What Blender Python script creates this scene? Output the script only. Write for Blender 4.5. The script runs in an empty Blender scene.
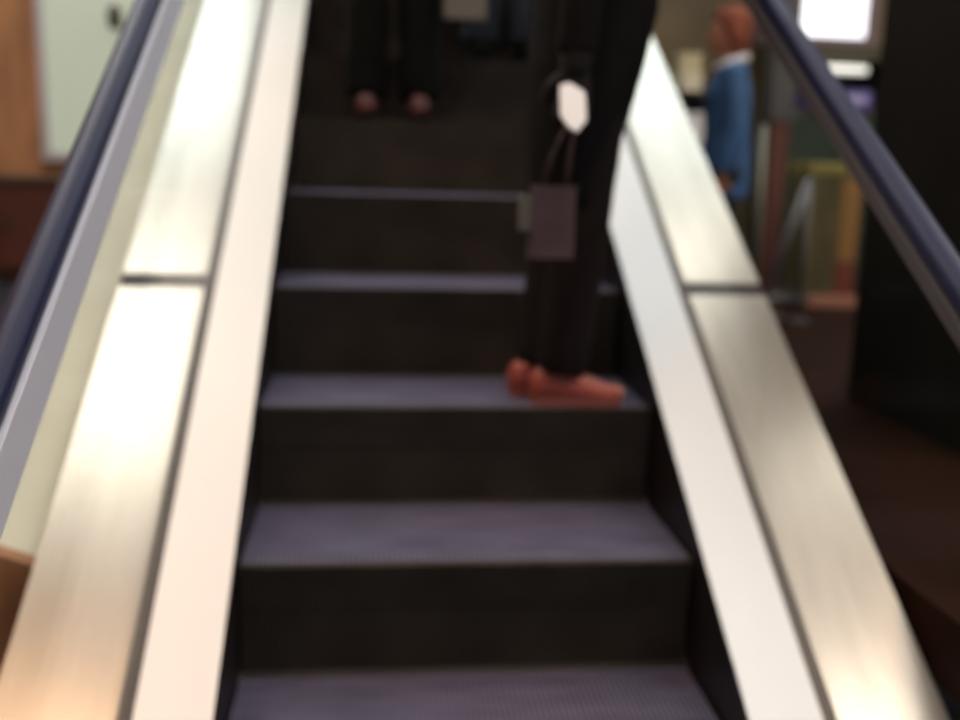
import bpy, bmesh, math, random
from mathutils import Vector, Matrix, Euler
random.seed(7)
scn = bpy.context.scene
COL = scn.collection
PI = math.pi
RISE, GOING = 0.25, 0.40
K = RISE / GOING
def sl(y): return K * y            # height of the nosing line above step at Y

# ------------------------------------------------------------------ materials
def mat(name, rgb, rough=0.5, metal=0.0, emit=None, estr=0.0, noise=0.0, nscale=20.0, bump=0.0, bscale=60.0,
        stretch=(1, 1, 1), spec=0.5, rgb2=None):
    m = bpy.data.materials.new(name); m.use_nodes = True
    nt = m.node_tree; b = nt.nodes['Principled BSDF']
    b.inputs['Base Color'].default_value = (*rgb, 1)
    b.inputs['Roughness'].default_value = rough
    b.inputs['Metallic'].default_value = metal
    b.inputs['Specular IOR Level'].default_value = spec
    if emit:
        b.inputs['Emission Color'].default_value = (*emit, 1); b.inputs['Emission Strength'].default_value = estr
    if noise or bump:
        tc = nt.nodes.new('ShaderNodeTexCoord'); mp = nt.nodes.new('ShaderNodeMapping')
        mp.inputs['Scale'].default_value = stretch
        nt.links.new(tc.outputs['Object'], mp.inputs['Vector'])
    if noise:
        n = nt.nodes.new('ShaderNodeTexNoise'); n.inputs['Scale'].default_value = nscale; n.inputs['Detail'].default_value = 4
        nt.links.new(mp.outputs['Vector'], n.inputs['Vector'])
        r = nt.nodes.new('ShaderNodeValToRGB')
        lo = rgb2 if rgb2 else tuple(c * (1 - noise) for c in rgb)
        hi = rgb if rgb2 else tuple(min(1, c * (1 + noise * 0.6)) for c in rgb)
        r.color_ramp.elements[0].position = 0.35; r.color_ramp.elements[1].position = 0.65
        r.color_ramp.elements[0].color = (*lo, 1); r.color_ramp.elements[1].color = (*hi, 1)
        nt.links.new(n.outputs['Fac'], r.inputs['Fac']); nt.links.new(r.outputs['Color'], b.inputs['Base Color'])
    if bump:
        n2 = nt.nodes.new('ShaderNodeTexNoise'); n2.inputs['Scale'].default_value = bscale
        nt.links.new(mp.outputs['Vector'], n2.inputs['Vector'])
        bp = nt.nodes.new('ShaderNodeBump'); bp.inputs['Strength'].default_value = bump; bp.inputs['Distance'].default_value = 0.01
        nt.links.new(n2.outputs['Fac'], bp.inputs['Height']); nt.links.new(bp.outputs['Normal'], b.inputs['Normal'])
    return m

def glass_mat(name, tint):
    m = bpy.data.materials.new(name); m.use_nodes = True
    nt = m.node_tree; nt.nodes.remove(nt.nodes['Principled BSDF'])
    out = nt.nodes['Material Output']
    t = nt.nodes.new('ShaderNodeBsdfTransparent'); t.inputs['Color'].default_value = (*tint, 1)
    g = nt.nodes.new('ShaderNodeBsdfGlossy'); g.inputs['Roughness'].default_value = 0.03
    f = nt.nodes.new('ShaderNodeFresnel'); 
    ge = nt.nodes.new('ShaderNodeNewGeometry'); mr = nt.nodes.new('ShaderNodeMapRange')      # same reflectance on both faces of the pane
    mr.inputs['To Min'].default_value = 1.10; mr.inputs['To Max'].default_value = 1 / 1.10
    nt.links.new(ge.outputs['Backfacing'], mr.inputs['Value']); nt.links.new(mr.outputs['Result'], f.inputs['IOR'])
    mx = nt.nodes.new('ShaderNodeMixShader')
    nt.links.new(f.outputs['Fac'], mx.inputs['Fac']); nt.links.new(t.outputs['BSDF'], mx.inputs[1])
    nt.links.new(g.outputs['BSDF'], mx.inputs[2]); nt.links.new(mx.outputs['Shader'], out.inputs['Surface'])
    return m

M = dict(
    tread=mat('tread_aluminium', (0.130, 0.128, 0.205), 0.7, 0.0, noise=0.2, nscale=6, stretch=(1, 4, 1), spec=0.15),
    riser=mat('riser_black', (0.052, 0.045, 0.037), 0.7, noise=0.25, nscale=5, spec=0.15),
    skirt=mat('skirt_black', (0.012, 0.010, 0.011), 0.45),
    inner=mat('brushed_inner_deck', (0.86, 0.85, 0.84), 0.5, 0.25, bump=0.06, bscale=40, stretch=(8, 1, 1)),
    inner_cool=mat('cool_lit_inner_deck', (0.80, 0.89, 0.98), 0.5, 0.1, bump=0.06, bscale=40, stretch=(8, 1, 1)),  # right-hand copy of the inner deck, whiter cool light put into its colour
    outer=mat('polished_outer_deck', (0.58, 0.54, 0.50), 0.28, 0.72, noise=0.06, nscale=5, bump=0.05, bscale=20, stretch=(6, 1, 1)),
    gasket=mat('black_gasket', (0.10, 0.09, 0.09), 0.5),
    seam=mat('seam_dark', (0.03, 0.02, 0.02), 0.6),
    glass=glass_mat('balustrade_glass', (0.97, 0.99, 0.97)),
    rubber=mat('handrail_rubber', (0.010, 0.016, 0.060), 0.45, spec=0.3),
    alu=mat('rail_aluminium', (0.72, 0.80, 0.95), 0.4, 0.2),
    alu_shade=mat('shaded_rail_aluminium', (0.10, 0.10, 0.115), 0.45, 0.4),  # same rail metal on the right side, its shade put into the colour
    clad=mat('side_cladding', (0.06, 0.05, 0.05), 0.5),
    parapet=mat('pale_parapet', (0.66, 0.69, 0.60), 0.45, noise=0.07, nscale=3),
    ceil=mat('ceiling_paint', (0.30, 0.29, 0.28), 0.8, noise=0.05, nscale=2),
    wallbrown=mat('brown_wall_panelling', (0.40, 0.19, 0.085), 0.5, noise=0.3, nscale=2.5, stretch=(3, 3, 0.6)),
    walltan=mat('tan_back_wall', (0.15, 0.095, 0.045), 0.6, noise=0.25, nscale=2),
    wallblack=mat('black_wall', (0.013, 0.0125, 0.011), 0.8, noise=0.3, nscale=1.5, spec=0.1),
    floorred=mat('dark_red_brown_floor', (0.020, 0.0085, 0.006), 0.8, noise=0.3, nscale=3, spec=0.05),
    floorteal=mat('dark_teal_floor', (0.012, 0.02, 0.024), 0.5, noise=0.3, nscale=3),
    pit=mat('pit_concrete', (0.02, 0.018, 0.016), 0.8, noise=0.2, nscale=4),
    winglow=mat('lit_window', (0.25, 0.27, 0.22), 0.4, emit=(0.80, 0.88, 0.68), estr=0.36),
    white_frame=mat('pale_frame', (0.45, 0.40, 0.42), 0.5),
    housing=mat('lamp_housing', (0.5, 0.5, 0.5), 0.5),
)

# ------------------------------------------------------------------ helpers
def build(name, bm, m, parent=None, smooth=False, mods=None):
    bmesh.ops.recalc_face_normals(bm, faces=bm.faces)
    me = bpy.data.meshes.new(name); bm.to_mesh(me); bm.free()
    me.materials.append(m)
    if smooth:
        for p in me.polygons: p.use_smooth = True
    o = bpy.data.objects.new(name, me); COL.objects.link(o)
    if parent: o.parent = parent
    return o
def tag(o, label=None, cat=None, group=None, kind=None):
    if label: o['label'] = label
    if cat: o['category'] = cat
    if group: o['group'] = group
    if kind: o['kind'] = kind
    return o
def empty(name, loc=(0, 0, 0), rz=0.0):
    o = bpy.data.objects.new(name, None); COL.objects.link(o)
    o.empty_display_size = 0.1; o.location = loc; o.rotation_euler = (0, 0, rz); return o
def struct(name, bm, m): return tag(build(name, bm, m), kind='structure')
def box(bm, x0, x1, y0, y1, z0, z1):
    v = [bm.verts.new(p) for p in ((x0, y0, z0), (x1, y0, z0), (x1, y1, z0), (x0, y1, z0), (x0, y0, z1), (x1, y0, z1), (x1, y1, z1), (x0, y1, z1))]
    for f in ((0, 3, 2, 1), (4, 5, 6, 7), (0, 1, 5, 4), (1, 2, 6, 5), (2, 3, 7, 6), (3, 0, 4, 7)): bm.faces.new([v[i] for i in f])
    return v
def nbox(*a):
    bm = bmesh.new(); box(bm, *a); return bm
def bevel(bm, w, seg=2):
    bmesh.ops.bevel(bm, geom=list(bm.edges), offset=w, segments=seg, affect='EDGES', profile=0.5); return bm
def bbox(w, *a): return bevel(nbox(*a), w)
def slope_prism(prof, y0, y1):
    """a cross-section [(X, height above nosing line)] run along the incline"""
    bm = bmesh.new()
    a = [bm.verts.new((x, y0, sl(y0) + h)) for x, h in prof]; b = [bm.verts.new((x, y1, sl(y1) + h)) for x, h in prof]
    n = len(prof)
    for i in range(n): bm.faces.new((a[i], a[(i + 1) % n], b[(i + 1) % n], b[i]))
    bm.faces.new(a[::-1]); bm.faces.new(b); return bm
def rect(x0, x1, h0, h1): return [(x0, h0), (x1, h0), (x1, h1), (x0, h1)]
def frame_of(d):
    d = d.normalized(); a = Vector((0, 0, 1)) if abs(d.z) < 0.9 else Vector((0, 1, 0))
    u = d.cross(a).normalized(); return u, d.cross(u).normalized()
def tube(bm, pts, rad, seg=8, cap=True):
    pts = [Vector(p) for p in pts]; rings = []
    for i, p in enumerate(pts):
        d = (pts[min(i + 1, len(pts) - 1)] - pts[max(i - 1, 0)]); u, w = frame_of(d)
        r = rad[i] if isinstance(rad, (list, tuple)) else rad
        rings.append([bm.verts.new(p + u * r * math.cos(2 * PI * k / seg) + w * r * math.sin(2 * PI * k / seg)) for k in range(seg)])
    for a, b in zip(rings, rings[1:]):
        for k in range(seg): bm.faces.new((a[k], a[(k + 1) % seg], b[(k + 1) % seg], b[k]))
    if cap: bm.faces.new(rings[0][::-1]); bm.faces.new(rings[-1])
def ball(bm, c, r, seg=14):
    r = r if isinstance(r, (list, tuple)) else (r, r, r)
    bmesh.ops.create_uvsphere(bm, u_segments=seg, v_segments=seg - 4, radius=1.0,
                              matrix=Matrix.Translation(Vector(c)) @ Matrix.Diagonal((*r, 1)))
def bone(bm, a, b, ra, rb, ends=(1, 1)):
    tube(bm, [a, b], [ra, rb], 12)
    if ends[0]: ball(bm, a, ra, 12)
    if ends[1]: ball(bm, b, rb, 12)
def loft(bm, rings, seg=20, power=2.0):
    """rings: (centre, rx, ry) horizontal ellipses"""
    R = []
    for c, rx, ry in rings:
        row = []
        for k in range(seg):
            t = 2 * PI * k / seg; ct, st = math.cos(t), math.sin(t)
            e = 2.0 / power
            row.append(bm.verts.new((c[0] + rx * math.copysign(abs(ct) ** e, ct), c[1] + ry * math.copysign(abs(st) ** e, st), c[2])))
        R.append(row)
    for a, b in zip(R, R[1:]):
        for k in range(seg): bm.faces.new((a[k], a[(k + 1) % seg], b[(k + 1) % seg], b[k]))
    bm.faces.new(R[0][::-1]); bm.faces.new(R[-1])
def fuse(name, bm, m, parent, voxel, smooth_it=6, wrinkle=0.0, swell=0.0):
    """melt overlapping volumes into one continuous surface"""
    bmesh.ops.recalc_face_normals(bm, faces=bm.faces)
    me = bpy.data.meshes.new(name); bm.to_mesh(me); bm.free()
    o = bpy.data.objects.new(name, me); COL.objects.link(o)
    r = o.modifiers.new('r', 'REMESH'); r.mode = 'VOXEL'; r.voxel_size = voxel; r.use_smooth_shade = True
    s = o.modifiers.new('s', 'SMOOTH'); s.iterations = smooth_it; s.factor = 0.5
    if wrinkle:
        tx = bpy.data.textures.new('folds', 'CLOUDS'); tx.noise_scale = 0.09
        d = o.modifiers.new('d', 'DISPLACE'); d.texture = tx; d.strength = wrinkle; d.texture_coords = 'LOCAL'
    if swell:
        d = o.modifiers.new('e', 'DISPLACE'); d.mid_level = 0.0; d.strength = swell
    dg = bpy.context.evaluated_depsgraph_get(); dg.update()
    me2 = bpy.data.meshes.new_from_object(o.evaluated_get(dg))
    bpy.data.objects.remove(o); bpy.data.meshes.remove(me)
    me2.name = name; me2.materials.clear(); me2.materials.append(m)
    for p in me2.polygons: p.use_smooth = True
    o = bpy.data.objects.new(name, me2); COL.objects.link(o)
    if parent: o.parent = parent
    return o

# ------------------------------------------------------------------ escalator steps
def tread_bm():
    bm = bmesh.new(); box(bm, 0.006, 0.994, 0.022, GOING - 0.004, -0.03, -0.008)
    n = 82; p = 0.988 / n
    for i in range(n): box(bm, 0.006 + i * p, 0.006 + i * p + p * 0.62, 0.022, GOING - 0.004, -0.010, 0.0)
    return bm
def riser_bm():
    """curved, cleated front of a step hanging below its nosing"""
    bm = bmesh.new(); n = 82; p = 0.988 / n
    def prof(off):
        return [(0.0 + off + 0.03 * math.sin(PI * 0.5 * t / 8), -0.001 - (RISE - 0.009) * t / 8) for t in range(9)]
    def slab(x0, x1, off, back):
        f = prof(off)
        a = [bm.verts.new((x0, y, z)) for y, z in f] + [bm.verts.new((x0, back, f[-1][1])), bm.verts.new((x0, back, f[0][1]))]
        b = [bm.verts.new((x1, v.co.y, v.co.z)) for v in a]
        k = len(a)
        for i in range(k): bm.faces.new((a[i], a[(i + 1) % k], b[(i + 1) % k], b[i]))
        bm.faces.new(a[::-1]); bm.faces.new(b)
    slab(0.006, 0.994, 0.008, 0.07)
    for i in range(n): slab(0.006 + i * p, 0.006 + i * p + p * 0.62, 0.0, 0.02)
    return bm
step_labels = {
    -1: None,
    0: 'lowest escalator step in view, its tread cut by the bottom edge',
    1: 'escalator step two below the orange shoes, with the broadest bluish tread',
    2: 'escalator step that the orange shoes stand on',
    3: 'escalator step at shin height behind the orange shoes, thin pale tread edge',
    4: 'dark escalator step at knee height beside the mauve bag',
    5: 'dark escalator step under the dim red shoes',
    6: 'dark escalator step under the slate blue trousers',
    7: 'escalator step behind the pale grey bag at the dim top',
    8: 'highest escalator step in view, at the dark top edge',
}
src = None
for n in range(0, 9):
    if src is None:
        o = empty('escalator_step'); t = build('tread', tread_bm(), M['tread'], o); r = build('riser', riser_bm(), M['riser'], o); src = (o, t, r)
    else:
        o = src[0].copy(); COL.objects.link(o)
        for ch in src[1:]:
            c = ch.copy(); COL.objects.link(c); c.parent = o
    o.location = (0, GOING * (n - 1), RISE * (n - 1))
    tag(o, step_labels[n], 'escalator step', 'escalator steps')

# ------------------------------------------------------------------ balustrades
Y0, Y1 = -2.9, 4.0
SEAM = (-0.96, 0.745, 2.45)
def balustrade(s, label):
    """s=-1 left of the steps, +1 right"""
    X = (lambda d: -d) if s < 0 else (lambda d: 1 + d)      # d = distance outwards from the skirt line
    def R(d0, d1, h0, h1):
        a, b = sorted((X(d0), X(d1))); return rect(a, b, h0, h1)
    root = empty('escalator_balustrade', (X(0.15), 0, 0))
    off = -X(0.15)
    def put(name, prof, y0, y1, m, parent=root):
        bm = slope_prism([(x + off, h) for x, h in prof], y0, y1)
        return build(name, bm, m, parent)
    put('skirt_panel', R(0.0, 0.006, -0.42, 0.052), Y0, Y1, M['skirt'])
    put('inner_deck', [(X(0.0), 0.045), (X(0.0), 0.052), (X(0.14), 0.066), (X(0.14), 0.045)], Y0, Y1, M['inner' if s < 0 else 'inner_cool'])
    put('gasket', R(0.141, 0.171, 0.0, 0.050), Y0, Y1, M['gasket'])
    ys = [Y0, *SEAM, Y1]
    for a, b in zip(ys, ys[1:]):
        put('outer_deck', R(0.172, 0.395, 0.03, 0.055), a + 0.026, b - 0.026, M['outer'])
    for y in SEAM: put('seam_strip', R(0.173, 0.394, 0.02, 0.051), y - 0.027, y + 0.027, M['seam'])
    gy = [Y0 + 0.1, -1.5, 0.1, 1.7, 3.3, Y1 - 0.1]
    for a, b in zip(gy, gy[1:]): put('glass_panel', R(0.151, 0.163, 0.046, 1.0), a + 0.004, b - 0.004, M['glass'])
    put('handrail_guide', R(0.145, 0.170, 0.95 if s < 0 else 1.012, 1.041), Y0, Y1, M['alu' if s < 0 else 'alu_shade'])
    put('side_cladding', R(0.37, 0.39, -1.6, 0.03), Y0, Y1, M['clad'])
    return tag(root, label, 'escalator balustrade', 'escalator balustrades')
balustrade(-1, 'escalator side on the left with glass panels and long cream metal decking')
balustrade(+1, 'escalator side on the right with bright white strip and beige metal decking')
def handrail(cx, label):
    prof = []
    for k in range(13):
        t = PI * k / 12; prof.append((cx + 0.023 * math.cos(t), 1.062 + 0.022 * math.sin(t)))
    prof += [(cx - 0.023, 1.048), (cx - 0.020, 1.043), (cx - 0.020, 1.046), (cx + 0.020, 1.046), (cx + 0.020, 1.043), (cx + 0.023, 1.048)]
    return tag(build('handrail', slope_prism(prof, Y0, Y1), M['rubber']), label, 'handrail', 'escalator handrails')
handrail(-0.175, 'navy rubber handrail crossing the pale wall on the left')
handrail(1.175, 'dark rubber handrail slanting in front of the black wall on the right')

# ------------------------------------------------------------------ setting
bm = slope_prism([(-0.62, -1.6), (-0.405, -1.6), (-0.405, 0.01), (-0.57, 0.07), (-0.62, 0.07)], 0.02, 4.0); wp = struct('wall_left_parapet', bm, M['parapet'])
build('end_board', slope_prism([(-0.62, -1.6), (-0.405, -1.6), (-0.405, 0.01), (-0.57, 0.07), (-0.62, 0.07)], 0.0, 0.02), M['wallbrown'], wp)
struct('floor_truss', slope_prism(rect(-0.36, 1.36, -0.9, -0.262), -1.6, 4.0), M['pit'])
struct('floor_lower', nbox(-6, 6, -6, 3.4, -2.05, -1.95), M['pit'])
struct('floor_right', nbox(1.42, 8, -5, 6.6, -0.15, 0.0), M['floorred'])
struct('floor_left', nbox(-6, -0.60, -5, 6.6, -0.15, 0.0), M['floorteal'])
struct('wall_left', nbox(-3.3, -3.1, -6, 6.6, -0.15, 5.2), M['wallbrown'])
bm = bmesh.new()
box(bm, -3.3, -0.5, 5.5, 5.7, -0.15, 5.2); struct('wall_back_left', bm, M['wallbrown'])
struct('wall_back', nbox(-0.5, 8, 6.4, 6.6, -0.15, 5.2), M['walltan'])
struct('wall_right', nbox(2.11, 2.55, 0.72, 1.6, 0.0, 5.2), M['wallblack'])
struct('ceiling', nbox(-6, 8, -6, 6.6, 4.6, 4.8), M['ceil'])
# lit pale shop window on the brown back wall
w = empty('window_1', (-1.75, 5.49, 0)); tag(w, kind='structure')
build('pane', nbox(-0.25, 0.42, -0.03, 0.0, 0.86, 2.5), M['winglow'], w)
fr = bmesh.new(); box(fr, -0.30, -0.25, -0.05, 0, 0.80, 2.56); box(fr, 0.42, 0.47, -0.05, 0, 0.80, 2.56)
box(fr, -0.25, 0.42, -0.05, 0, 2.50, 2.56); box(fr, -0.25, 0.42, -0.05, 0, 0.80, 0.86)
build('window_frame', fr, M['white_frame'], w)

# ------------------------------------------------------------------ ceiling lights
def ceiling_light(x0, x1, y0, y1, col, s, label, group):
    cx, cy = (x0 + x1) / 2, (y0 + y1) / 2
    r = empty('ceiling_light', (cx, cy, 4.6))
    em = mat('lamp_glow', (0.8, 0.8, 0.8), 0.5, emit=col, estr=s)
    a, b = (x1 - x0) / 2, (y1 - y0) / 2
    f = bmesh.new()
    box(f, -a, a, -b, -b + 0.05, -0.10, 0.0); box(f, -a, a, b - 0.05, b, -0.10, 0.0)
    box(f, -a, -a + 0.05, -b + 0.05, b - 0.05, -0.10, 0.0); box(f, a - 0.05, a, -b + 0.05, b - 0.05, -0.10, 0.0)
    build('frame', f, M['housing'], r)
    build('diffuser', nbox(-a + 0.05, a - 0.05, -b + 0.05, b - 0.05, -0.08, -0.05), em, r)
    return tag(r, label, 'ceiling light', group)
WARM, CREAM, COOL = (1.0, 0.60, 0.36), (1.0, 0.95, 0.86), (0.88, 0.98, 1.0)
XS = (-2.6, -0.35, 1.9, 4.1)
pos = ('over the left floor', 'over the escalator', 'over the right floor', 'far out over the right floor')
for k, (x, p) in enumerate(zip(XS, pos)):
    ceiling_light(x, x + 2.0, -2.3, -0.75, (WARM, (1.0, 0.86, 0.76), (1.0, 0.88, 0.80), WARM)[k], (8.0, 6.0, 9.0, 13.0)[k],
                  ('warm orange', 'pale', 'pale', 'warm orange')[k] + ' ceiling light panel ' + p, 'front row of ceiling lights')
    ceiling_light(x, x + 2.0, 0.75, 2.5, CREAM, (6.0, 2.0, 6.5, 6.0)[k], 'cream ceiling light panel ' + p, 'cream ceiling lights')
    if k != 1: ceiling_light(x, x + 2.0, 3.2, 5.2, COOL, (7.0, 0, 5.0, 4.5)[k], 'cool white ceiling light panel ' + p, 'cool ceiling lights')

# ------------------------------------------------------------------ people
SKIN = mat('skin', (0.50, 0.26, 0.17), 0.5)
EYE = mat('eye_dark', (0.03, 0.02, 0.02), 0.2)
LIP = mat('lip', (0.40, 0.12, 0.10), 0.4)
def V(*a): return Vector(a)
def joints(**over):
    J = dict(pelvis=V(0, 0, .93), waist=V(0, 0, 1.08), chest=V(.01, 0, 1.28), neck0=V(-.01, 0, 1.42), neck1=V(.01, 0, 1.52), head=V(.03, 0, 1.61))
    for s, n in ((1, 'L'), (-1, 'R')):
        J['hip' + n] = V(0, .085 * s, .88); J['knee' + n] = V(.015, .09 * s, .49); J['ankle' + n] = V(-.03, .095 * s, .09)
        J['sh' + n] = V(-.01, .175 * s, 1.375); J['elbow' + n] = V(-.03, .235 * s, 1.10); J['wrist' + n] = V(.03, .245 * s, .86)
        J['hd' + n] = V(.12, 0, -1); J['hn' + n] = V(0, -s, 0); J['curl' + n] = 0.45
    J.update(over); return J
def hand(bm, w, d, nrm, curl, side):
    """palm, four unequal bent fingers and a thumb; nrm = the way the palm faces"""
    d = d.normalized(); nrm = (nrm - d * nrm.dot(d)).normalized(); u = d.cross(nrm).normalized() * side   # u towards the thumb
    pe = w + d * .085
    for k in (-1.2, -.4, .4, 1.2): bone(bm, w + u * .012 * k + d * .01, pe + u * .018 * k, .015, .0125)
    for k, L in ((1.35, .072), (.45, .082), (-.45, .076), (-1.35, .060)):
        p = pe + u * .0195 * k; a = 0.0
        for seg, f in enumerate((.45, .32, .23)):
            a += curl * (0.7, 1.0, 0.8)[seg]
            q = p + (d * math.cos(a) + nrm * math.sin(a)) * L * f
            bone(bm, p, q, .0092 - seg * .0008, .0085 - seg * .0008); p = q
    b0 = w + d * .025 + u * .020; b1 = b0 + (d * .55 + u * .75 + nrm * .25).normalized() * .042; b2 = b1 + (d * .85 + u * .2 + nrm * .5).normalized() * .034
    bone(bm, b0, b1, .013, .0105); bone(bm, b1, b2, .0105, .0085)
def body_bm(J):
    bm = bmesh.new()
    loft(bm, [(J['pelvis'] + V(0, 0, -.10), .09, .13), (J['pelvis'], .105, .155), (J['waist'], .09, .125), (J['chest'], .11, .155), (J['chest'] + V(0, 0, .09), .09, .15), (J['neck0'], .05, .07)])
    bone(bm, J['neck0'], J['neck1'], .056, .050)
    h = J['head']
    ball(bm, h + V(-.015, 0, .03), (.098, .077, .098)); ball(bm, h + V(.012, 0, -.045), (.070, .058, .068))
    ball(bm, h + V(.055, 0, -.085), (.026, .028, .022))
    bone(bm, h + V(.082, 0, .02), h + V(.100, 0, -.02), .009, .015)
    ball(bm, h + V(.076, 0, -.052), (.014, .024, .010))
    for s in (1, -1):
        ball(bm, h + V(-.012, .078 * s, -.005), (.018, .008, .030)); ball(bm, h + V(.062, .036 * s, -.018), (.02, .022, .02))
        ball(bm, h + V(.068, .03 * s, .028), (.018, .024, .008))
    for s, n in ((1, 'L'), (-1, 'R')):
        bone(bm, J['hip' + n], J['knee' + n], .088, .056); bone(bm, J['knee' + n] , (J['knee' + n] * .7 + J['ankle' + n] * .3) + V(-.012, 0, 0), .054, .055)
        bone(bm, (J['knee' + n] * .7 + J['ankle' + n] * .3) + V(-.012, 0, 0), J['ankle' + n], .055, .038)
        a = J['ankle' + n]; bone(bm, a, a + V(.06, 0, -.06), .036, .026); bone(bm, a + V(0, 0, -.05), a + V(.15, .008 * s, -.064), .036, .022)
        bone(bm, a + V(-.03, 0, -.052), a, .032, .034)
        bone(bm, J['neck0'] + V(0, .03 * s, -.02), J['sh' + n], .055, .056)
        bone(bm, J['sh' + n], J['elbow' + n], .052, .040); bone(bm, J['elbow' + n], J['wrist' + n], .041, .027)
        hand(bm, J['wrist' + n], J['hd' + n], J['hn' + n], J['curl' + n], s)
    return bm
def trousers_bm(J, r0=.105, r1=.078, r2=.072):
    bm = bmesh.new()
    loft(bm, [(J['pelvis'] + V(0, 0, -.13), .10, .15), (J['pelvis'], .12, .17), (J['pelvis'] + V(0, 0, .10), .108, .148)])
    for n in 'LR':
        k = J['knee' + n]; a = J['ankle' + n]
        bone(bm, J['hip' + n], k, r0, r1); bone(bm, k, a + V(0.005, 0, -.01), r1, r2, (1, 0))
    return bm
def sleeves(bm, J, r=.062, cuff=.046):
    for s, n in ((1, 'L'), (-1, 'R')):
        bone(bm, J['neck0'] + V(0, .04 * s, -.03), J['sh' + n], .062, .068)
        bone(bm, J['sh' + n], J['elbow' + n], .066, r * .9); bone(bm, J['elbow' + n], J['wrist' + n] + (J['elbow' + n] - J['wrist' + n]) * .05, r * .9, cuff, (1, 0))
def shoe(parent, p, upper, sole, yaw=0.0, name='shoe'):
    """p = the ankle's ground point"""
    secs = [(-.085, .026, .062), (-.07, .036, .082), (-.03, .040, .098), (.02, .041, .090), (.07, .045, .066), (.12, .048, .052), (.16, .040, .042), (.178, .018, .030)]
    def mk(z0f, hs, wk):
        bm = bmesh.new(); R = []
        for x, w, h in secs:
            hh = hs(h); row = []
            for k in range(14):
                t = PI * k / 13; row.append(bm.verts.new((x, wk * w * math.copysign(abs(math.cos(t)) ** .7, math.cos(t)), z0f + hh * abs(math.sin(t)) ** .7)))
            R.append(row)
        for a, b in zip(R, R[1:]):
            for k in range(13): bm.faces.new((a[k], a[k + 1], b[k + 1], b[k]))
            bm.faces.new((a[13], a[0], b[0], b[13]))
        bm.faces.new(R[0]); bm.faces.new(R[-1][::-1]); return bm
    o = build(name, mk(.018, lambda h: h - .012, 1.0), upper, parent, True)
    o.location = p; o.rotation_euler = (0, 0, yaw)
    s = bmesh.new(); n = 0; outl = []
    for x, w, h in secs: outl.append((x, w * 1.06))
    ring = [(x, w) for x, w in outl] + [(x, -w) for x, w in outl[::-1]]
    a = [s.verts.new((x, y, 0)) for x, y in ring]; b = [s.verts.new((x, y, .024)) for x, y in ring]
    for i in range(len(ring)): s.faces.new((a[i], a[(i + 1) % len(ring)], b[(i + 1) % len(ring)], b[i]))
    s.faces.new(a[::-1]); s.faces.new(b)
    build('sole', s, sole, o); return o
def face(root, J):
    h = J['head']
    for s in (1, -1):
        e = bmesh.new(); ball(e, h + V(.078, .033 * s, .004), (.008, .013, .008), 10); build('eye', e, EYE, root, True)
    m = bmesh.new(); ball(m, h + V(.087, 0, -.053), (.006, .022, .006), 10); build('mouth', m, LIP, root, True)
def hair(root, J, m, long=0.0):
    h = J['head']; bm = bmesh.new()
    ball(bm, h + V(-.030, 0, .045), (.105, .088, .100)); ball(bm, h + V(-.06, 0, -.01), (.062, .082, .085)); ball(bm, h + V(.035, 0, .095), (.05, .066, .036))
    if long:
        for s in (1, -1): bone(bm, h + V(-.03, .07 * s, 0), h + V(-.045, .075 * s, -long), .035, .02)
        bone(bm, h + V(-.08, 0, 0), h + V(-.085, 0, -long), .05, .035)
    return fuse('hair', bm, m, root, .012, 4)

BLACK = mat('black_wool', (0.0065, 0.0065, 0.007), 0.9, spec=0.1)
GLOVE = mat('black_glove', (0.006, 0.006, 0.007), 0.7, spec=0.3)
DARKTR = mat('dark_brown_black_trousers', (0.013, 0.010, 0.010), 0.9, spec=0.1)
ORANGE = mat('orange_red_shoe', (0.33, 0.070, 0.050), 0.45, noise=0.15, nscale=14)
PINKSOLE = mat('pinkish_sole', (0.24, 0.075, 0.065), 0.5)
HAIRB = mat('black_hair', (0.008, 0.007, 0.006), 0.5)

# --- the person in black on the step with the orange shoes, in profile, facing the right handrail
px, py, pz = 0.785, 0.55, RISE
def lean(z): return max(0.0, min(0.04, (z - .45) * .075))
J = joints(pelvis=V(.035, 0, .93), waist=V(.045, 0, 1.08), chest=V(.05, 0, 1.28), neck0=V(.03, 0, 1.42), neck1=V(.05, 0, 1.52), head=V(.075, 0, 1.61),
           hipL=V(.03, .085, .88), hipR=V(.03, -.085, .88), kneeL=V(-.01, .06, .49), kneeR=V(.015, -.085, .49), ankleL=V(-.065, .02, .09), ankleR=V(-.022, -.080, .09),
           shL=V(.035, .175, 1.375), shR=V(.035, -.175, 1.375), elbowR=V(-.03, -.255, 1.10), wristR=V(-.05, -.255, .83), hdR=V(.02, 0, -1), hnR=V(0, 1, 0), curlR=1.0,
           elbowL=V(.0, .245, 1.10), wristL=V(.06, .255, .86))
p1 = empty('person', (px, py, pz)); tag(p1, 'person in long black coat and orange shoes standing sideways on the escalator', 'person')
fuse('body', body_bm(J), SKIN, p1, .008, 3)
c = bmesh.new()
loft(c, [(V(-.01, 0, .50), .098, .165), (V(-.005, 0, .60), .108, .175), (V(.005, 0, .70), .125, .185), (V(.025, 0, .85), .145, .19), (V(.042, 0, 1.0), .158, .19), (V(.045, 0, 1.12), .145, .18),
         (V(.05, 0, 1.30), .145, .19), (V(.035, 0, 1.40), .10, .15), (V(.03, 0, 1.465), .072, .08)], 28)
sleeves(c, J)
coat = fuse('coat', c, BLACK, p1, .012, 6, .010)
fuse('trousers', trousers_bm(J, .10, .075, .066), DARKTR, p1, .011, 6, .008)
for n, yw in (('L', .10), ('R', -.06)):
    a = J['ankle' + n]; shoe(p1, (a.x, a.y, 0), ORANGE, PINKSOLE, yw).scale = (.90, 1, 1)
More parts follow.
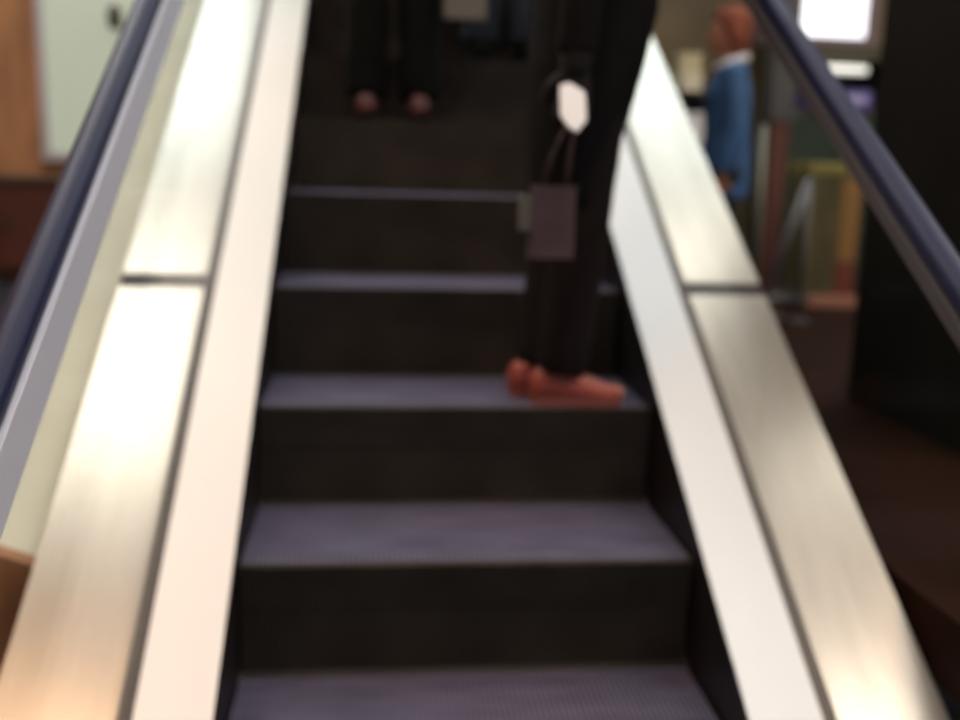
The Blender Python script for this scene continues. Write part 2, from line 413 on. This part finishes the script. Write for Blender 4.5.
for n, s in (('L', 1), ('R', -1)):
    g = bmesh.new(); hand(g, J['wrist' + n], J['hd' + n], J['hn' + n], J['curl' + n], s)
    bone(g, J['wrist' + n] + (J['elbow' + n] - J['wrist' + n]) * .12, J['wrist' + n], .036, .031)
    gl = fuse('glove', g, GLOVE, p1, .006, 2, 0.0, .006)
hair(p1, J, HAIRB, .10); face(p1, J)

# white folded paper held at the side of the coat
PAPER = mat('white_paper', (0.86, 0.93, 0.98), 0.6)
bm = bmesh.new()
out = [(-.034, .055), (-.006, .062), (.035, .040), (.037, -.030), (.008, -.062), (-.016, -.050), (-.036, -.02)]
a = [bm.verts.new((x, -.004, z)) for x, z in out]; b = [bm.verts.new((x, .004, z)) for x, z in out]
for i in range(len(out)): bm.faces.new((a[i], a[(i + 1) % len(out)], b[(i + 1) % len(out)], b[i]))
bm.faces.new(a); bm.faces.new(b[::-1])
o = build('folded_paper', bevel(bm, .0015, 1), PAPER); o.location = (0.721, 0.230, 0.980); o.rotation_euler = (-.50, .03, .02); o.scale = (.82, 1, 1.0)
tag(o, 'small white folded paper held against the black coat', 'paper')

def shopping_bag(loc, w, d, h, hz, body, handle, label, rz=0.0):
    r = empty('shopping_bag', loc, rz)
    b = bmesh.new(); v = box(b, -w / 2, w / 2, -d / 2, d / 2, 0, h)
    for i in (4, 5, 6, 7): v[i].co.y *= .75
    top = [f for f in b.faces if all(x.co.z > h - 1e-5 for x in f.verts)]; bmesh.ops.delete(b, geom=top, context='FACES_ONLY')
    bmesh.ops.subdivide_edges(b, edges=list(b.edges), cuts=3, use_grid_fill=True)
    for x in b.verts:
        if abs(x.co.z - h) > 1e-4 and x.co.z > 1e-4 and abs(abs(x.co.x) - w / 2) < 1e-4 and abs(x.co.y) < d * .3: x.co.x *= .90
    o = build('bag_body', b, body, r)
    m = o.modifiers.new('thick', 'SOLIDIFY'); m.thickness = .003
    for s in (1, -1):
        t = bmesh.new(); pts = []
        for k in range(9):
            q = k / 8; x = -w * .28 + w * .56 * q; pts.append((x + hz[0] * math.sin(PI * q), s * d * .33 * (1 - math.sin(PI * q)) + hz[1] * math.sin(PI * q), h - .01 + (hz[2] - h + .01) * math.sin(PI * q) ** .7))
        tube(t, pts, .0035, 6); build('handle', t, handle, r, True)
    return tag(r, label, 'bag', 'shopping bags')
MAUVE = mat('mauve_paper', (0.058, 0.033, 0.043), 0.6, noise=0.3, nscale=9)
MAUVEH = mat('mauve_cord', (0.03, 0.015, 0.02), 0.7)
bag = shopping_bag((0.690, 0.265, 0.643), .10, .06, .165, (.045, 0.03, .31), MAUVE, MAUVEH, 'small mauve bag hanging beside the legs of the person in black')
g = bmesh.new(); box(g, -.075, -.051, -.025, .025, .06, .14)
PALEG = mat('pale_grey_tissue', (0.09, 0.088, 0.08), 0.7)
gg = build('side_tag', bevel(g, .004, 2), PALEG, bag); tag(gg, 'pale grey tag')

# --- the person further up in black trousers with dim red shoes
REDSHOE = mat('dim_red_shoe', (0.060, 0.013, 0.013), 0.5)
BLACK2 = mat('greenish_black_cloth', (0.004, 0.005, 0.0045), 0.9, spec=0.08)
J2 = joints()
p2 = empty('person', (0.345, 1.80, 4 * RISE), PI / 2); tag(p2, 'person in black with dim red shoes higher up the escalator', 'person')
fuse('body', body_bm(J2), SKIN, p2, .009, 3); fuse('trousers', trousers_bm(J2, .105, .082, .074), BLACK2, p2, .012, 6, .008)
c = bmesh.new(); loft(c, [(V(0, 0, .80), .13, .19), (V(0, 0, .95), .13, .18), (V(0, 0, 1.10), .12, .16), (V(.01, 0, 1.28), .13, .18), (V(0, 0, 1.40), .09, .14), (V(-.01, 0, 1.46), .07, .075)], 24)
sleeves(c, J2); fuse('jacket', c, BLACK2, p2, .012, 6, .008)
for n in 'LR':
    a = J2['ankle' + n]; shoe(p2, (a.x, a.y, 0), REDSHOE, BLACK2)
hair(p2, J2, HAIRB, 0); face(p2, J2)
PALEBAG = mat('pale_grey_bag', (0.12, 0.115, 0.10), 0.6, noise=0.1, nscale=5)
shopping_bag((0.60, 1.74, 1.365), .15, .06, .24, (-.01, 0.05, .40), PALEBAG, MAUVEH, 'pale grey bag carried beside the person with dim red shoes', 0)
# --- the person at the top in slate blue trousers
SLATE = mat('slate_blue_denim', (0.022, 0.027, 0.038), 0.9, noise=0.2, nscale=8, spec=0.1)
DARKTOP = mat('charcoal_jacket', (0.012, 0.012, 0.014), 0.8)
J3 = joints()
p3 = empty('person', (0.795, 2.20, 5 * RISE), PI / 2); tag(p3, 'person in slate blue trousers at the top, partly hidden behind the black coat', 'person')
fuse('body', body_bm(J3), SKIN, p3, .009, 3); fuse('trousers', trousers_bm(J3, .105, .085, .08), SLATE, p3, .012, 6, .008)
c = bmesh.new(); loft(c, [(V(0, 0, .84), .13, .18), (V(0, 0, .95), .13, .175), (V(0, 0, 1.10), .12, .16), (V(.01, 0, 1.28), .13, .18), (V(0, 0, 1.40), .09, .14), (V(-.01, 0, 1.46), .07, .075)], 24)
sleeves(c, J3); fuse('jacket', c, DARKTOP, p3, .012, 6, .008)
for n in 'LR':
    a = J3['ankle' + n]; shoe(p3, (a.x, a.y, 0), BLACK2, DARKTR)
hair(p3, J3, HAIRB, 0); face(p3, J3)

# --- the person in the blue jacket beyond the right side
BLUE = mat('blue_jacket', (0.040, 0.125, 0.33), 0.7, noise=0.3, nscale=5, rgb2=(0.03, 0.085, 0.22))
NAVY = mat('navy_trousers', (0.010, 0.013, 0.020), 0.8)
WHITE = mat('white_cloth', (0.85, 0.82, 0.88), 0.7)
AUB = mat('auburn_hair', (0.22, 0.055, 0.028), 0.9, noise=0.3, nscale=20)
J4 = joints(head=V(.03, 0, 1.60))
p4 = empty('person', (2.11, 3.20, 0), math.radians(165)); p4.scale = (.97, .97, .97); tag(p4, 'auburn haired person in blue jacket and white collar standing beyond the escalator', 'person')
fuse('body', body_bm(J4), mat('warm_skin', (0.40, 0.15, 0.085), 0.5), p4, .009, 3); fuse('trousers', trousers_bm(J4, .105, .08, .072), NAVY, p4, .012, 6, .008)
c = bmesh.new(); loft(c, [(V(0, 0, .74), .135, .185), (V(0, 0, .92), .135, .18), (V(0, 0, 1.10), .12, .16), (V(.01, 0, 1.28), .13, .18), (V(0, 0, 1.39), .09, .14), (V(-.005, 0, 1.44), .07, .075)], 24)
sleeves(c, J4); fuse('jacket', c, BLUE, p4, .012, 6, .010)
c = bmesh.new()
tube(c, [V(.0 + .075 * math.cos(t), .082 * math.sin(t), 1.452 - .025 * math.cos(t)) for t in [2 * PI * k / 24 for k in range(25)]], .019, 8)
build('collar', c, WHITE, p4, True)
for n in 'LR':
    a = J4['ankle' + n]; shoe(p4, (a.x, a.y, 0), BLACK2, DARKTR)
hair(p4, J4, AUB, .10); face(p4, J4)

# ------------------------------------------------------------------ beyond the right side
WOODD = mat('dark_wood', (0.06, 0.035, 0.022), 0.5, noise=0.3, nscale=3, stretch=(1, 1, 6))
CREAMB = mat('cream_card', (0.78, 0.68, 0.42), 0.6); CREAM2 = mat('pale_card', (0.90, 0.82, 0.66), 0.6); WHITEB = mat('white_card', (0.92, 0.90, 0.95), 0.5)
LID = mat('box_lid', (0.70, 0.60, 0.40), 0.6)
# shelf stand that carries the boxes
st = empty('shelf_stand', (2.14, 4.10, 0)); tag(st, 'dark wooden shelf stand holding cream boxes beside the blue jacket', 'shelf')
for x in (-.17, .17):
    for y in (-.12, .12): build('post', bbox(.003, x - .012, x + .012, y - .012, y + .012, 0, 1.36), WOODD, st)
for z in (.30, 1.02, 1.32): build('shelf_board', bbox(.003, -.185, .185, -.135, .135, z - .02, z), WOODD, st)
build('back_panel', nbox(-.158, .158, .125, .135, .30, 1.30), WOODD, st)
def carton(x, y, z, w, d, h, m, label, rz=0.0):
    r = empty('carton', (x, y, z), rz)
    build('box_body', bbox(.003, -w / 2, w / 2, -d / 2, d / 2, 0, h * .8), m, r)
    build('lid', bbox(.003, -w / 2 - .003, w / 2 + .003, -d / 2 - .003, d / 2 + .003, h * .8, h), LID if m is CREAMB else m, r)
    return tag(r, label, 'box', 'boxes on the shelf stand')
carton(2.15, 4.06, 1.3201, .125, .14, .108, CREAM2, 'pale cream box under the yellowish box on the shelf stand', .05)
carton(2.145, 4.06, 1.4281, .125, .14, .112, CREAMB, 'yellowish cream box stacked on top of the shelf stand', -.06)
carton(2.165, 4.05, 1.0201, .19, .18, .175, WHITEB, 'white box on the lower shelf beside the blue jacket', .25)
# tall grey post
GREY = mat('grey_post', (0.075, 0.07, 0.075), 0.5); BROWNP = mat('red_brown_post_base', (0.11, 0.035, 0.025), 0.5)
pr = empty('display_post', (2.60, 3.75, 0)); tag(pr, 'tall grey square post with red brown lower half right of the blue jacket', 'post')
build('upper_shaft', bbox(.006, -.07, .07, -.07, .07, 1.15, 4.6), GREY, pr)
build('lower_shaft', bbox(.006, -.055, .055, -.055, .055, 0.02, 1.15), BROWNP, pr)
build('foot_plate', bbox(.004, -.11, .11, -.11, .11, 0, .02), GREY, pr)
# railing with upright and slanting brace
RAIL = mat('grey_green_metal', (0.19, 0.195, 0.165), 0.4, 0.4); RAIL2 = mat('grey_metal', (0.13, 0.13, 0.145), 0.4, 0.4)
rl = empty('guard_railing', (2.47, 3.55, 0)); tag(rl, 'grey metal railing with upright and slanting brace beside the wooden pedestal', 'railing')
b = bmesh.new(); tube(b, [(0, 0, 0.02), (-.03, 0, 1.12)], .020, 10); build('upright', b, RAIL, rl, True)
b = bmesh.new(); tube(b, [(.06, .02, .12), (.27, .02, .82)], .022, 10); build('brace', b, RAIL2, rl, True)
b = bmesh.new(); tube(b, [(-.03, 0, .14), (.30, .02, .14)], .018, 10); build('lower_bar', b, RAIL2, rl, True)
b = bmesh.new(); tube(b, [(.28, .02, 0.02), (.28, .02, .84)], .016, 10); build('end_post', b, RAIL2, rl, True)
for x, y in ((0, 0), (.28, .02)): build('foot_plate', bbox(.002, x - .05, x + .05, y - .05, y + .05, 0, .02), RAIL2, rl)
# wooden pedestal
OLIVE = mat('olive_wood', (0.085, 0.07, 0.028), 0.5, noise=0.3, nscale=3, stretch=(4, 4, 1)); OCHRE = mat('ochre_board', (0.26, 0.13, 0.04), 0.5)
YEL = mat('yellow_edge', (0.24, 0.19, 0.05), 0.5); PINK = mat('pinkish_plinth', (0.36, 0.16, 0.11), 0.5); REDB = mat('red_board', (0.16, 0.035, 0.02), 0.5)
pd = empty('display_pedestal', (3.23, 4.45, 0)); tag(pd, 'olive and ochre wooden pedestal on a pinkish plinth', 'pedestal')
build('body', bbox(.006, -.17, .06, -.16, .16, .07, .86), OLIVE, pd)
build('side_board', bbox(.006, .06, .19, -.17, .17, .30, .84), OCHRE, pd)
build('kick_board', bbox(.006, .06, .19, -.17, .17, .07, .30), REDB, pd)
build('top_board', bbox(.006, -.17, .08, -.17, .17, .86, .93), YEL, pd)
build('plinth', bbox(.006, -.12, .21, -.20, .18, 0, .07), PINK, pd)
# shop display far back: glowing panel, shelf light, purple box on a dark cabinet
GLOW = mat('glowing_panel', (0.9, 0.9, 0.92), 0.4, emit=(0.96, 0.95, 1.0), estr=1.25)
TUBE = mat('shelf_tube', (0.9, 0.9, 0.85), 0.4, emit=(1, 0.97, 0.85), estr=0.9)
DKGREEN = mat('dark_green_cabinet', (0.012, 0.022, 0.012), 0.6, noise=0.4, nscale=2); DKBR = mat('dark_olive_board', (0.05, 0.04, 0.018), 0.6)
FRM = mat('mauve_frame', (0.16, 0.10, 0.115), 0.5)
cb = empty('display_cabinet', (3.82, 5.75, 0)); tag(cb, 'tall dark display cabinet at the back below the glowing white panel', 'cabinet')
build('cabinet_base', bbox(.006, -.42, .62, -.20, .45, 0, 1.30), DKGREEN, cb)
build('shelf_board', bbox(.004, -.42, .62, -.20, .45, 1.30, 1.34), DKBR, cb)
build('back_panel', nbox(-.42, .62, .40, .45, 1.34, 1.72), DKBR, cb)
build('side_panel', nbox(-.42, -.38, -.05, .40, 1.34, 1.72), DKBR, cb)
build('side_panel', nbox(.58, .62, -.05, .40, 1.34, 1.72), DKBR, cb)
build('upper_board', bbox(.004, -.44, .64, -.16, .45, 1.72, 1.84), DKBR, cb)
t = bmesh.new(); tube(t, [(-.22, -.185, 1.645), (.17, -.185, 1.645)], .028, 10)
lamp = build('shelf_lamp', t, TUBE, cb, True); tag(lamp, 'glowing pale shelf lamp')
build('lamp_bracket', nbox(-.24, .19, -.16, -.05, 1.66, 1.72), DKBR, cb)
gp = empty('light_box', (3.66, 5.78, 1.84)); tag(gp, 'glowing white panel with mauve frame on top of the dark cabinet', 'light box')
build('glow_panel', nbox(-.40, .34, -.12, -.08, .05, .95), GLOW, gp)
f = bmesh.new(); box(f, -.46, -.40, -.14, 0.1, 0, 1.05); box(f, .34, .40, -.14, .1, 0, 1.05); box(f, -.40, .34, -.14, .1, .95, 1.05); box(f, -.40, .34, -.14, .1, 0, .05)
build('frame', f, FRM, gp); build('back_panel', nbox(-.40, .34, -.04, .1, .05, .95), FRM, gp)
PUR = mat('purple_box', (0.07, 0.05, 0.21), 0.5); LILAC = mat('lilac_lid', (0.36, 0.32, 0.50), 0.5)
pb = empty('storage_box', (3.80, 5.62, 1.3401)); tag(pb, 'purple box with a lilac front label in the dark cabinet', 'box')
build('box_body', bbox(.008, -.26, .24, -.10, .22, 0, .15), PUR, pb)
build('front_label', bbox(.004, -.06, .20, -.108, -.101, .05, .12), LILAC, pb)

# ------------------------------------------------------------------ beyond the left side
REDW = mat('dark_red_wood', (0.10, 0.028, 0.018), 0.5, noise=0.3, nscale=3)
sb = empty('sideboard', (-2.15, 5.10, 0)); tag(sb, 'low dark red wooden sideboard against the brown wall', 'sideboard')
build('carcass', bbox(.006, -.55, .55, -.25, .25, .08, .66), REDW, sb)
build('top_board', bbox(.006, -.58, .58, -.28, .28, .66, .70), WOODD, sb)
for x in (-.27, .27):
    d = build('door', bbox(.004, x - .25, x + .25, -.27, -.252, .11, .63), REDW, sb)
    build('handle', bbox(.003, x * .2 - .01, x * .2 + .01, -.295, -.271, .34, .44), WOODD, d)
build('base', nbox(-.50, .50, -.20, .22, 0, .08), WOODD, sb)
BRN = mat('dark_brown_fitting', (0.05, 0.035, 0.02), 0.5)
wl = empty('wall_lantern', (-1.50, 5.45, 1.72)); tag(wl, 'small dark brown wall fitting on the pale window above the navy handrail', 'lantern')
build('bracket', nbox(-.02, .02, -.06, .01, .06, .10), BRN, wl)
b = bmesh.new(); loft(b, [(V(0, -.09, -.02), .03, .03), (V(0, -.09, .0), .045, .045), (V(0, -.09, .10), .05, .05), (V(0, -.09, .14), .02, .02)], 12)
build('shade', b, BRN, wl, True)

# ------------------------------------------------------------------ world, camera, exposure
wd = bpy.data.worlds.new('World'); scn.world = wd; wd.use_nodes = True
wd.node_tree.nodes['Background'].inputs['Color'].default_value = (0.9, 0.92, 1.0, 1)
wd.node_tree.nodes['Background'].inputs['Strength'].default_value = 0.3

cp, yaw, roll = -0.190178, 0.105841, 0.0280088
fw = Vector((math.sin(yaw) * math.cos(cp), math.cos(yaw) * math.cos(cp), math.sin(cp)))
rt = Vector((math.cos(yaw), -math.sin(yaw), 0)); up = rt.cross(fw)
c_, s_ = math.cos(roll), math.sin(roll)
r2 = rt * c_ + up * s_; u2 = -rt * s_ + up * c_
cam = bpy.data.cameras.new('camera'); co = bpy.data.objects.new('camera', cam); COL.objects.link(co)
co.matrix_world = Matrix(((r2.x, u2.x, -fw.x, 0.28854), (r2.y, u2.y, -fw.y, -2.03724), (r2.z, u2.z, -fw.z, 0.84605), (0, 0, 0, 1)))
cam.sensor_fit = 'HORIZONTAL'; cam.sensor_width = 36; cam.lens = 1004.84 / 960 * 36
cam.clip_start = 0.05; cam.clip_end = 100
cam.dof.use_dof = True; cam.dof.focus_distance = 1.0; cam.dof.aperture_fstop = 2.1
scn.camera = co
vs = scn.view_settings
vs.view_transform = 'Standard'; vs.look = 'None'; vs.exposure = 0.0; vs.gamma = 1.0; vs.use_curve_mapping = False
